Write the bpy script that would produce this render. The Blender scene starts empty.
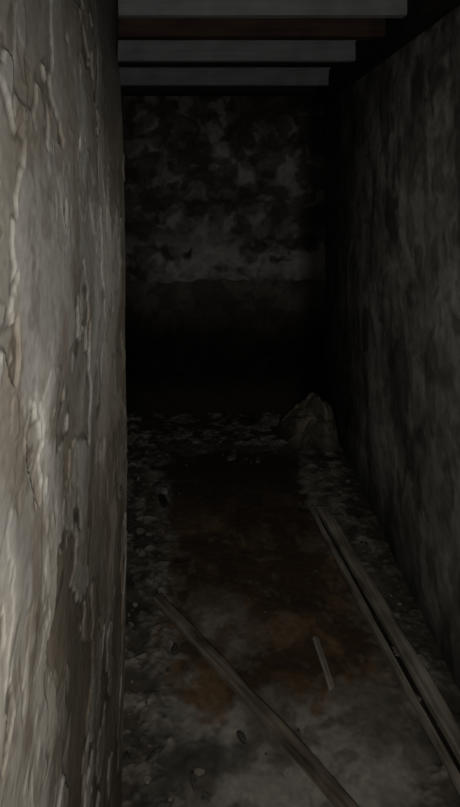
import bpy, bmesh, math, random
import numpy as np
from mathutils import Vector, Matrix
random.seed(4); rng=np.random.default_rng(4)
S=bpy.context.scene
S.view_settings.view_transform='Standard'
S.view_settings.look='None'

# ---------------------------------------------------------------- noise
def _h(ix,iy,iz,s):
    n=(ix*374761393+iy*668265263+iz*2147483647+s*1274126177)&0xffffffff
    n=((n^(n>>13))*1274126177)&0xffffffff
    n=((n^(n>>16))*2246822519)&0xffffffff
    n=n^(n>>15)
    return (n&0xffffff)/float(0xffffff)
def vn(P,s=0):
    i=np.floor(P).astype(np.int64); f=P-i; f=f*f*f*(f*(f*6-15)+10)
    x,y,z=i[...,0],i[...,1],i[...,2]; fx,fy,fz=f[...,0],f[...,1],f[...,2]
    def L(a,b,t): return a+(b-a)*t
    r=[]
    for dz in (0,1):
        a=L(_h(x,y,z+dz,s),_h(x+1,y,z+dz,s),fx)
        b=L(_h(x,y+1,z+dz,s),_h(x+1,y+1,z+dz,s),fx)
        r.append(L(a,b,fy))
    return L(r[0],r[1],fz)
def fbm(P,sc,o=4,s=0,rough=.5):
    P=P*np.array(sc,dtype=float) if not np.isscalar(sc) else P*sc
    a=1;t=0;w=0
    for k in range(o):
        t=t+a*vn(P+17.3*k,s+k*7); w+=a; a*=rough; P=P*2.03
    return t/w
def warp(P,sc,amt,s=0):
    return P+amt*(np.stack([fbm(P,sc,3,s+k*31) for k in (1,2,3)],-1)-.5)
def ss(a,b,x):
    t=np.clip((x-a)/(b-a),0,1); return t*t*(3-2*t)
def mix(a,b,t):
    a=np.asarray(a,float); b=np.asarray(b,float); t=t[...,None]
    return a*(1-t)+b*t

# ---------------------------------------------------------------- materials
def mat_attr(name,rough=.9,scale=60,var=.35,bump=.4,dist=.004,spec=.2,fine=None):
    m=bpy.data.materials.new(name); m.use_nodes=True
    N=m.node_tree.nodes; K=m.node_tree.links; B=N['Principled BSDF']
    B.inputs['Roughness'].default_value=rough
    B.inputs['Specular IOR Level'].default_value=spec
    at=N.new('ShaderNodeAttribute'); at.attribute_name='Col'
    tc=N.new('ShaderNodeTexCoord')
    nz=N.new('ShaderNodeTexNoise'); nz.inputs['Scale'].default_value=scale; nz.inputs['Detail'].default_value=6
    nz.inputs['Roughness'].default_value=.6
    K.new(tc.outputs['Object'],nz.inputs['Vector'])
    mr=N.new('ShaderNodeMapRange'); mr.inputs['From Min'].default_value=.3; mr.inputs['From Max'].default_value=.7
    mr.inputs['To Min'].default_value=1-var; mr.inputs['To Max'].default_value=1+var
    K.new(nz.outputs['Fac'],mr.inputs['Value'])
    vm=N.new('ShaderNodeVectorMath'); vm.operation='SCALE'
    K.new(at.outputs['Color'],vm.inputs[0]); K.new(mr.outputs['Result'],vm.inputs['Scale'])
    K.new(vm.outputs['Vector'],B.inputs['Base Color'])
    bp=N.new('ShaderNodeBump'); bp.inputs['Strength'].default_value=bump; bp.inputs['Distance'].default_value=dist
    K.new(nz.outputs['Fac'],bp.inputs['Height']); K.new(bp.outputs['Normal'],B.inputs['Normal'])
    return m
def mat_wood(name,c1,c2,rough=.8,sc=(3,60,60),bump=.4):
    m=bpy.data.materials.new(name); m.use_nodes=True
    N=m.node_tree.nodes; K=m.node_tree.links; B=N['Principled BSDF']
    B.inputs['Roughness'].default_value=rough; B.inputs['Specular IOR Level'].default_value=.25
    tc=N.new('ShaderNodeTexCoord'); mp=N.new('ShaderNodeMapping'); mp.inputs['Scale'].default_value=sc
    nz=N.new('ShaderNodeTexNoise'); nz.inputs['Scale'].default_value=1; nz.inputs['Detail'].default_value=5
    n2=N.new('ShaderNodeTexNoise'); n2.inputs['Scale'].default_value=9; n2.inputs['Detail'].default_value=4
    K.new(tc.outputs['Object'],mp.inputs['Vector']); K.new(mp.outputs['Vector'],nz.inputs['Vector'])
    K.new(tc.outputs['Object'],n2.inputs['Vector'])
    ad=N.new('ShaderNodeMath'); ad.operation='MULTIPLY_ADD'; ad.inputs[1].default_value=.5
    h=N.new('ShaderNodeMath'); h.operation='MULTIPLY'; h.inputs[1].default_value=.5
    K.new(n2.outputs['Fac'],h.inputs[0]); K.new(nz.outputs['Fac'],ad.inputs[0]); K.new(h.outputs[0],ad.inputs[2])
    r=N.new('ShaderNodeValToRGB'); r.color_ramp.elements[0].position=.36; r.color_ramp.elements[1].position=.64
    r.color_ramp.elements[0].color=(*c1,1); r.color_ramp.elements[1].color=(*c2,1)
    K.new(ad.outputs[0],r.inputs['Fac']); K.new(r.outputs['Color'],B.inputs['Base Color'])
    bp=N.new('ShaderNodeBump'); bp.inputs['Strength'].default_value=bump; bp.inputs['Distance'].default_value=.003
    K.new(nz.outputs['Fac'],bp.inputs['Height']); K.new(bp.outputs['Normal'],B.inputs['Normal'])
    return m
M_pl=mat_attr('peeling_plaster',.95,55,.14,.28,.002,.08)
M_wall=mat_attr('damp_plaster',.92,26,.2,.35,.005,.1)
M_floor=mat_attr('dirty_concrete',.8,40,.22,.4,.004,.25)
M_st=mat_attr('rubble_stone',.95,70,.3,.5,.003,.1)
M_ceil=mat_wood('dark_ceiling_boards',(.010,.009,.008),(.035,.03,.026),.9)
M_white=mat_wood('whitewashed_timber',(.14,.143,.15),(.215,.219,.23),.85,(3,40,40),.2)
M_brown=mat_wood('brown_timber',(.022,.013,.010),(.055,.032,.024))
M_black=mat_wood('tarred_timber',(.006,.005,.005),(.018,.015,.013))
M_plank=mat_wood('weathered_plank',(.11,.092,.073),(.46,.41,.34),.8,(4,70,70),.5)
M_bat=mat_wood('rusty_batten',(.045,.032,.022),(.31,.26,.20),.75,(5,60,60),.6)
M_dark=mat_wood('dark_gap_wood',(.012,.010,.008),(.045,.035,.028),.7,(5,60,60),.6)

# ---------------------------------------------------------------- mesh helpers
def grid_obj(name,P,C,mat,flip=False):
    nu,nv=P.shape[:2]
    me=bpy.data.meshes.new(name)
    idx=np.arange(nu*nv).reshape(nu,nv)
    q=np.stack([idx[:-1,:-1],idx[1:,:-1],idx[1:,1:],idx[:-1,1:]],-1).reshape(-1,4)
    if flip: q=q[:,::-1]
    nf=len(q)
    me.vertices.add(nu*nv); me.vertices.foreach_set('co',P.reshape(-1).astype(np.float32))
    me.loops.add(nf*4); me.loops.foreach_set('vertex_index',q.reshape(-1).astype(np.int32))
    me.polygons.add(nf); me.polygons.foreach_set('loop_start',(np.arange(nf)*4).astype(np.int32))
    me.polygons.foreach_set('loop_total',np.full(nf,4,np.int32))
    me.update(calc_edges=True)
    me.polygons.foreach_set('use_smooth',np.ones(nf,bool))
    at=me.color_attributes.new('Col','FLOAT_COLOR','POINT')
    cc=np.concatenate([np.clip(C,0,.9),np.ones(C.shape[:-1]+(1,))],-1)
    at.data.foreach_set('color',cc.reshape(-1).astype(np.float32))
    me.materials.append(mat)
    o=bpy.data.objects.new(name,me); S.collection.objects.link(o); return o

def plank(name,p0,p1,w,t,mat,rough=.002,bend=0,seed=1,up=(0,0,1),taper=0):
    """solid timber, local X = length"""
    p0=Vector(p0);p1=Vector(p1); L=(p1-p0).length
    nx=max(8,int(L/.02))
    me=bpy.data.meshes.new(name); bm=bmesh.new()
    b=min(w,t)*.12
    pts=[(-w/2+b,-t/2),(0,-t/2),(w/2-b,-t/2),(w/2,-t/2+b),(w/2,0),(w/2,t/2-b),(w/2-b,t/2),(w/4,t/2),(0,t/2),(-w/4,t/2),(-w/2+b,t/2),(-w/2,t/2-b),(-w/2,0),(-w/2,-t/2+b)]
    rings=[]
    for i in range(nx+1):
        u=i/nx; ring=[]
        bx=bend*math.sin(math.pi*u); k=1-taper*u
        for j,(a,c) in enumerate(pts):
            v=np.array([u*L*8,a*40+seed,c*40]); n=float(vn(v,seed))-.5; n2=float(vn(v*2.7,seed+5))-.5
            d=rough*(2*n+n2)
            xe=0
            if i==0: xe=-.02*float(vn(np.array([a*90.,c*60.,seed]),2))
            if i==nx: xe=.02*float(vn(np.array([a*90.,c*60.,seed]),3))
            ring.append(bm.verts.new((u*L+xe,a*k+d+bx,c+(d if c>0 else 0))))
        rings.append(ring)
    n=len(pts)
    for i in range(nx):
        for j in range(n):
            bm.faces.new((rings[i][j],rings[i+1][j],rings[i+1][(j+1)%n],rings[i][(j+1)%n]))
    bm.faces.new(rings[0]); bm.faces.new(rings[-1])
    bmesh.ops.recalc_face_normals(bm,faces=bm.faces)
    bm.to_mesh(me); bm.free()
    me.materials.append(mat)
    o=bpy.data.objects.new(name,me); S.collection.objects.link(o)
    X=(p1-p0).normalized(); Z=Vector(up); Y=Z.cross(X).normalized(); Z=X.cross(Y)
    R=Matrix((X,Y,Z)).transposed().to_4x4(); R.translation=p0
    o.matrix_world=R
    return o

XR=.76; XL=-.66; YB=3.9; YF=-1.0; ZC=2.29

# ---------------------------------------------------------------- left pier (near wall, peeling plaster)
def pier():
    ye=1.36; xw=-.22; rc=.014
    path=[];nrm=[]
    for y in np.concatenate([np.linspace(YF,.35,60)[:-1],np.linspace(.35,ye-rc,330)]):
        path.append((xw,y));nrm.append((1,0))
    for a in np.linspace(0,math.pi/2,8)[1:]:
        path.append((xw-rc+rc*math.cos(a),ye-rc+rc*math.sin(a))); nrm.append((math.cos(a),math.sin(a)))
    for x in np.linspace(xw-rc,XL-.04,70)[1:]:
        path.append((x,ye)); nrm.append((0,1))
    path=np.array(path);nrm=np.array(nrm)
    z=np.concatenate([np.linspace(0,.4,60)[:-1],np.linspace(.4,ZC,760)])
    U=len(path);V=len(z)
    P=np.zeros((U,V,3)); P[...,0]=path[:,None,0];P[...,1]=path[:,None,1];P[...,2]=z[None]
    N=np.zeros((U,V,3)); N[...,0]=nrm[:,None,0];N[...,1]=nrm[:,None,1]
    W=warp(P,5,.10,3); W=warp(W,20,.022,4); W=warp(W,60,.006,6)
    big=fbm(P,(2.0,1.8,1.6),3,11)
    f1=fbm(W,(4,4.2,2.6),5,31,.52); f2=fbm(W+3,(8,8,5),5,41,.52); f3=fbm(W+9,(6,8,4),5,46,.52)
    l1=ss(.488,.498,f1)
    l2=ss(.468,.478,f2)
    l3=ss(.55,.558,f3)
    d=(big-.5)*.020+l1*.0032+l2*.0008+l3*.0011
    d=d+(fbm(W,(12,10,7),4,21)-.5)*.0036*(1-.5*l1)+(fbm(P,90,3,61)-.5)*.0007
    e=np.exp(-((f1-.4965)/.005)**2)*ss(.52,.62,fbm(P,9,3,62)); d=d+e*.0015
    prof=np.interp(z,[0,.1,.75,1.0,1.3,1.7,1.86,1.95,2.05,2.3],[-.013,-.011,.001,.005,.001,-.004,-.012,-.03,-.045,-.05])
    near=np.interp(P[...,1],[.6,1.36],[.25,1])
    d=d*np.interp(P[...,1],[1.2,1.36],[1,.6])
    P=P+N*d[...,None]
    P[...,0]+=prof[None]*near
    c_coat=np.array([.60,.58,.54]); c_under=np.array([.30,.265,.22]); c_thin=np.array([.43,.40,.35])
    C=mix(c_under,c_thin,l2); C=mix(C,c_coat,l1*.75); C=mix(C,[.62,.605,.57],l3*.5)
    st=fbm(W,(4,7,2.2),5,71)
    C=C*(.55+.6*ss(.33,.64,st))[...,None]
    C=mix(C,[.21,.175,.135],ss(.50,.68,fbm(W,(9,12,6),5,81))*.7)
    C=mix(C,[.13,.11,.088],ss(.60,.70,fbm(W,(22,26,16),4,83))*.4)
    edge=np.exp(-((f1-.484)/.007)**2)+.5*np.exp(-((f3-.546)/.005)**2)
    C=C*(1-.42*np.clip(edge,0,1))[...,None]
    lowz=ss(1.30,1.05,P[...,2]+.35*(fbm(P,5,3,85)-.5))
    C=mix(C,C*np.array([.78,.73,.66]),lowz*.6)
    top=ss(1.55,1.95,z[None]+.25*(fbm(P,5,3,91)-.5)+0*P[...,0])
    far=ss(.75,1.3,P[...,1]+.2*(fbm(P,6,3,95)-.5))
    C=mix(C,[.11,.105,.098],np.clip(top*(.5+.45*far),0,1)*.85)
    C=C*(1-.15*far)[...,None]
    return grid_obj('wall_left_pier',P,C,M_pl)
pier()

# ---------------------------------------------------------------- right wall
def wall_right():
    y=np.concatenate([np.linspace(YF,1.2,60)[:-1],np.linspace(1.2,YB,380)]); z=np.linspace(0,ZC,330)
    P=np.zeros((len(y),len(z),3)); P[...,0]=XR; P[...,1]=y[:,None]; P[...,2]=z[None]
    W=warp(P,6,.14,5); W=warp(W,30,.02,55)
    coat=ss(.42,.56,fbm(W,(4,3.6,3.4),5,12))
    d=(fbm(W,1.8,3,13)-.5)*.022+coat*.002+(fbm(P,16,3,15)-.5)*.004
    d=d+.012*ss(2.6,3.9,P[...,1])*ss(.6,1.8,P[...,2])
    P[...,0]-=d
    C=mix([.19,.186,.165],[.29,.287,.26],coat)
    C=C*(.7+.55*ss(.3,.7,fbm(W,(8,9,7),5,16)))[...,None]
    C=mix(C,[.37,.365,.34],ss(.56,.66,fbm(W,(11,13,11),4,18))*.4)
    streak=ss(.56,.66,fbm(W,(6,7,2.6),4,17))
    C=mix(C,[.05,.046,.04],streak*.65)
    C=mix(C,[.05,.046,.04],ss(.57,.66,fbm(W,(16,18,12),4,117))*.4)
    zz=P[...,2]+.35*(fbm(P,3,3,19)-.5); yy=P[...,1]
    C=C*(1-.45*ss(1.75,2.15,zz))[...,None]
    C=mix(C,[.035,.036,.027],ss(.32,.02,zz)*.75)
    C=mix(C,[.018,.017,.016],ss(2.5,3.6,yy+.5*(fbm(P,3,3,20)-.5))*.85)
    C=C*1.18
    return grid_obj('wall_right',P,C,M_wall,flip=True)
wall_right()

# ---------------------------------------------------------------- back wall
def wall_back():
    x=np.linspace(XL,XR,260); z=np.linspace(0,ZC,400)
    P=np.zeros((len(x),len(z),3)); P[...,1]=YB; P[...,0]=x[:,None]; P[...,2]=z[None]
    W=warp(P,5,.16,6); W=warp(W,22,.03,9)
    zz=P[...,2]
    edge=.93+.05*(fbm(P,(6,6,1),4,22)-.5)*2
    up=ss(-.006,.006,zz-edge)
    coat=ss(.44,.54,fbm(W,(6,6,6.5),5,23))
    d=(fbm(W,3,4,24)-.5)*.02+up*(.008+.004*coat)+(fbm(P,20,3,25)-.5)*.007
    P[...,1]-=d
    C=mix([.09,.081,.073],[.205,.195,.183],coat)
    C=C*(.55+.8*ss(.3,.7,fbm(W,(9,9,9),5,26)))[...,None]
    C=mix(C,[.055,.041,.035],ss(.50,.62,fbm(W,(10,10,12),5,27))*.75)
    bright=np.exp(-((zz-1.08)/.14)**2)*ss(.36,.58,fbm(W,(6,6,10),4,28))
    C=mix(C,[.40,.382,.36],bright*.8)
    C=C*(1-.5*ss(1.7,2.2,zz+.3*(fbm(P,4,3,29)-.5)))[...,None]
    low=mix([.075,.067,.058],[.12,.105,.09],ss(.45,.6,fbm(W,(9,9,9),4,33)))
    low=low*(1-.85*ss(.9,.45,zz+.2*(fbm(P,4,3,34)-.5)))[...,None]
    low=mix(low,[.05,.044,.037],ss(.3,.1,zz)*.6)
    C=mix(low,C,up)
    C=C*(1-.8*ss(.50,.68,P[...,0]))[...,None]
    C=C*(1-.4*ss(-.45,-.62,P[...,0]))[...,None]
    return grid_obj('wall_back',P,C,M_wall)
wall_back()

def plain(name,a,flip,axis):
    if axis=='x':
        y=np.linspace(1.3,YB,160); z=np.linspace(0,ZC,140)
        P=np.zeros((len(y),len(z),3)); P[...,0]=a; P[...,1]=y[:,None]; P[...,2]=z[None]
    else:
        x=np.linspace(-.3,XR,80); z=np.linspace(0,ZC,120)
        P=np.zeros((len(x),len(z),3)); P[...,1]=a; P[...,0]=x[:,None]; P[...,2]=z[None]
    n=fbm(P,4,4,44); W=warp(P,4,.2,7)
    coat=ss(.47,.5,fbm(W,3.5,5,45))
    d=(n-.5)*.03+coat*.004
    P[...,0 if axis=='x' else 1]+=d
    C=mix([.06,.055,.048],[.18,.17,.155],coat)
    return grid_obj(name,P,C,M_wall,flip)
plain('wall_left',XL,False,'x')
plain('wall_front',YF,True,'y')

# ---------------------------------------------------------------- floor
def floor_h(P):
    x,y=P[...,0],P[...,1]
    n=fbm(P,6,4,101)-.5
    q=.22*(fbm(P,5,4,102)-.5)
    left=ss(-.168*y+.26,-.168*y+.10,x+q)
    right=ss(.44,.62,x+.15*(fbm(P,5,3,103)-.5))
    back=ss(3.1,3.5,y+.3*(fbm(P,5,3,104)-.5))
    deb=np.clip(left+right+back,0,1)
    W=warp(P,20,.04,107)
    lump=fbm(W,15,5,105,.6)
    return n*.014+deb*(.003+.05*np.clip(lump-.48,0,1))+(fbm(P,60,2,106)-.5)*.0025, deb, lump
def floor():
    x=np.linspace(XL-.02,XR+.02,320); y=np.concatenate([np.linspace(YF,1.25,60)[:-1],np.linspace(1.25,YB+.02,600)])
    P=np.zeros((len(x),len(y),3)); P[...,0]=x[:,None]; P[...,1]=y[None]
    h,deb,lump=floor_h(P)
    X,Y=P[...,0],P[...,1]
    W=warp(P,6,.12,8); W=warp(W,25,.03,88)
    n1=fbm(W,6,5,111); n2=fbm(W,16,5,112)
    conc=mix([.19,.172,.145],[.39,.368,.325],ss(.35,.62,n1))
    conc=mix(conc,[.11,.095,.076],ss(.50,.66,n2)*.6)
    r=np.sqrt(((X+.03)/.13)**2+((Y-1.56)/.075)**2)+2.0*(n1-.5)
    conc=mix(conc,[.07,.062,.053],ss(1.25,.6,r)*.8)
    rust=mix([.078,.050,.028],[.19,.122,.064],ss(.35,.66,fbm(W,6,5,113)))
    rust=mix(rust,[.05,.036,.025],ss(.48,.64,fbm(W,13,5,114))*.6)
    rust=mix(rust,[.22,.19,.145],ss(.60,.70,fbm(W,20,4,115))*.35)
    fardark=ss(2.35,3.0,Y+.5*(n1-.5))  # rust tone gets darker towards the far end
    rust=mix(rust,[.050,.038,.027],fardark*.85)
    e=.22*(n2-.5)+.25*(n1-.5)
    xl=np.interp(Y,[1.7,2.2,3.5],[-.05,-.20,-.36]); xr=np.interp(Y,[1.6,2.0,2.8,3.5],[.62,.60,.47,.5])
    m=ss(-.05,.07,X-xl+e)*ss(-.05,.07,xr-X+e)*ss(1.68,1.80,Y+e*.9)*ss(3.5,3.3,Y+e)
    t=np.sqrt(((X-.01)/.15)**2+((Y-2.02)/.15)**2)+2.5*(n1-.5)
    m=m*(1-ss(1.35,.5,t)*.65)
    C=mix(conc,rust,m)
    C=mix(C,[.17,.10,.05],ss(.3,.0,np.abs(m-.5))*.3*ss(.4,.6,n2))
    dc=mix([.085,.073,.057],[.23,.208,.175],ss(.44,.66,lump))
    dc=dc*(.55+.75*ss(.35,.62,n2))[...,None]
    dc=mix(dc,[.36,.335,.30],ss(.64,.72,lump)*ss(.5,.6,n1)*.7)
    C=mix(C,dc,deb*(1-m)*.9)
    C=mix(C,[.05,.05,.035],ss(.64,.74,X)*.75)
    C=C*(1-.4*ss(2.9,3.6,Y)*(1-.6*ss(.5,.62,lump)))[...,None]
    P[...,2]=h
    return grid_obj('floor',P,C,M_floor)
floor()
def fh(x,y):
    h,_,_=floor_h(np.array([[[x,y,0.]]])); return float(h[0,0])

# ---------------------------------------------------------------- rubble stones
ico=bmesh.new(); bmesh.ops.create_icosphere(ico,subdivisions=2,radius=1)
IV=np.array([v.co[:] for v in ico.verts]); IF=np.array([[v.index for v in f.verts] for f in ico.faces]); ico.free()
def stones(name,lst):
    V=[];F=[];C=[];k=0
    for i,(x,y,z,s,fl,c) in enumerate(lst):
        n=fbm(IV+i*3.1,1.3,3,200+i%50)
        v=IV*(.55+.9*n)[:,None]
        for _ in range(6):
            d=rng.normal(size=3); d/=np.linalg.norm(d); dd=v@d; lim=.5+.25*rng.random()
            v=v-np.clip(dd-lim,0,None)[:,None]*d
        v=v*np.array([1.2,.55+.5*rng.random(),fl])*s
        a=rng.random()*6.28; R=np.array([[math.cos(a),-math.sin(a),0],[math.sin(a),math.cos(a),0],[0,0,1]])
        v=v@R.T; v[:,2]-=v[:,2].min()+s*.25*fl
        V.append(v+np.array([x,y,z])); F.append(IF+k); k+=len(IV)
        C.append(np.tile(np.array(c)[None],(len(IV),1)))
    V=np.concatenate(V);F=np.concatenate(F);C=np.concatenate(C)
    me=bpy.data.meshes.new(name); me.from_pydata(V.tolist(),[],F.tolist()); me.update()
    at=me.color_attributes.new('Col','FLOAT_COLOR','POINT')
    at.data.foreach_set('color',np.concatenate([C,np.ones((len(C),1))],1).reshape(-1).astype(np.float32))
    me.materials.append(M_st)
    o=bpy.data.objects.new(name,me); S.collection.objects.link(o); return o
def scol():
    b=.07+.20*random.random()**1.8; return (b,b*.91,b*.78)
L=[]
for _ in range(220):
    y=1.45+2.35*random.random()
    xl=-y*.168-.01; x=xl+abs(random.gauss(0,.12)); x=max(x,XL+.05)
    s=.003+.022*random.random()**4
    L.append((x,y,fh(x,y),s,.45+.3*random.random(),scol()))
for _ in range(100):
    x=-.55+.80*random.random(); y=3.3+.5*random.random()-.2*random.random()
    s=.006+.030*random.random()**3.5
    L.append((x,y,fh(x,y),s,.4,scol()))
for _ in range(45):
    x=-.15+.5*random.random(); y=1.5+1.9*random.random(); b=scol()
    L.append((x,y,fh(x,y),.002+.006*random.random()**2,.4,(b[0]*.9,b[1]*.75,b[2]*.6)))
stones('scattered_rubble',L)
L=[]
for _ in range(120):
    y=1.6+1.65*random.random(); x0=.54+(2.70-y)*.144+.02; x=min(.73,max(x0,.72-abs(random.gauss(0,.08))))
    s=.003+.015*random.random()**4; b=scol()
    L.append((x,y,fh(x,y),s,.5,(b[0]*.8,b[1]*.8,b[2]*.75)))
stones('scattered_rubble',L)
# low dirt heap in the far right corner
HX,HY,HR=.625,3.62,.235
def heap():
    n=110; r=np.linspace(0,1,n)[:,None]; a=np.linspace(0,2*math.pi,160)[None]
    P=np.zeros((n,160,3)); R=.28
    P[...,0]=HX-.03+R*.95*r*np.cos(a); P[...,1]=HY-.02+R*r*np.sin(a)
    P[...,0]=np.minimum(P[...,0],XR-.02); P[...,1]=np.minimum(P[...,1],YB-.03)
    q=np.sqrt(((P[...,0]-HX)/HR)**2+((P[...,1]-HY)/.27)**2)
    W=warp(P,10,.08,140)
    q=q+.35*(fbm(W,7,4,144)-.5)
    b=np.clip(1-q,0,1)
    z=.27*b**.95*(.75+.5*fbm(W,9,4,141))+.035*(fbm(W,24,4,142,.6)-.5)*ss(0,.2,b)
    z=z*ss(1,.85,r+0*a)-.004*(r>.9)
    P[...,2]=z
    C=mix([.10,.087,.065],[.25,.218,.17],ss(.38,.62,fbm(W,16,5,143)))
    C=C*(.35+.65*ss(.0,.35,b))[...,None]
    return grid_obj('rubble_heap',P,C,M_floor)
heap()
L=[]
for _ in range(110):
    a=random.random()*6.28; r=.04+.20*random.random(); s=.005+.020*random.random()**3
    x=min(HX-.02+r*math.cos(a),.7); y=min(HY+r*math.sin(a)-.02,3.84)
    b=.7+.6*random.random(); q=math.hypot((x-HX)/HR,(y-HY)/.27); bb=max(0,1-q)
    L.append((x,y,.25*bb,s,.5,(.18*b,.155*b,.12*b)))
stones('heap_chips',L).parent=bpy.data.objects['rubble_heap']
L=[(-.265,2.80,.0,.028,1.0,(.03,.027,.024)),(-.275,2.78,.03,.02,.9,(.02,.02,.018)),(-.27,2.86,.02,.022,.9,(.30,.28,.26)),(-.30,2.9,.0,.04,.8,(.12,.11,.1))]
stones('plaster_chunk',L)

# ---------------------------------------------------------------- timber on the floor
plank('wooden_plank',(.510,2.70,.030),(.695,1.45,.033),.048,.030,M_plank,.0025,.004,3)
plank('wooden_batten',(.460,2.70,.030),(.638,1.45,.031),.020,.024,M_plank,.002,-.004,9)
plank('dark_gap_board',(.487,2.68,.009),(.664,1.44,.009),.060,.009,M_dark,.001,0,12)  # dark board added under the gap between plank and batten
plank('wooden_pole',(-.222,2.12,.030),(.378,1.34,.034),.036,.028,M_bat,.003,.006,5)
plank('wooden_lath',(.345,1.95,.014),(.36,1.77,.014),.020,.008,M_plank,.001,0,8)

# ---------------------------------------------------------------- ceiling
cz=1.6+.69
P=np.zeros((40,40,3)); xs=np.linspace(XL-.02,XR+.02,40); ys=np.linspace(YF,YB+.02,40)
P[...,0]=xs[:,None];P[...,1]=ys[None];P[...,2]=cz+.02
grid_obj('ceiling',P,np.full((40,40,3),.03),M_ceil,flip=True)
def joist(name,y0,y1,zb,mat,x0=XL,x1=.70,seed=1):
    t=cz+.03-zb; return plank(name,(x0,(y0+y1)/2,zb+t/2),(x1,(y0+y1)/2,zb+t/2),y1-y0,t,mat,.002,0,seed)
joist('ceiling_joist',2.00,2.05,2.207,M_white,seed=21)
joist('ceiling_joist',2.75,2.80,2.209,M_white,seed=22)
joist('ceiling_joist',3.40,3.45,2.204,M_white,seed=23)
joist('ceiling_joist',1.25+.3,1.60,2.21,M_white,seed=24)
joist('ceiling_beam',2.26,2.34,2.200,M_brown,seed=25)
joist('wall_plate',3.82,3.90,2.215,M_black,seed=26)
plank('wall_plate',(.725,YF+.02,2.235),(.725,YB-.03,2.235),.09,.15,M_black,.003,0,27)
plank('timber_post',(-.284,1.42,.0),(-.284,1.42,cz),.06,.06,M_black,.002,0,28,up=(0,1,0))

# ---------------------------------------------------------------- torch held by the viewer
ld=bpy.data.lights.new('phone_torch','SPOT'); ld.energy=30; ld.spot_size=math.radians(150); ld.spot_blend=1.0
ld.shadow_soft_size=.012; ld.color=(1,.965,.905)
lo=bpy.data.objects.new('phone_torch',ld); S.collection.objects.link(lo)
lo.location=(.03,-.02,1.48)
lo.rotation_euler=(Vector((-.06,1,-.26))).to_track_quat('-Z','Y').to_euler()
w=bpy.data.worlds.new('World'); S.world=w; w.use_nodes=True
w.node_tree.nodes['Background'].inputs['Color'].default_value=(.0006,.0006,.0007,1)

cam=bpy.data.cameras.new('camera'); co=bpy.data.objects.new('camera',cam); S.collection.objects.link(co)
co.location=(0,0,1.6); co.rotation_euler=(math.radians(90),0,0)
cam.sensor_fit='VERTICAL'; cam.sensor_height=36; cam.sensor_width=36; cam.lens=560/807*36
cam.shift_y=-219/807; cam.shift_x=13/807; cam.clip_start=.02
S.camera=co
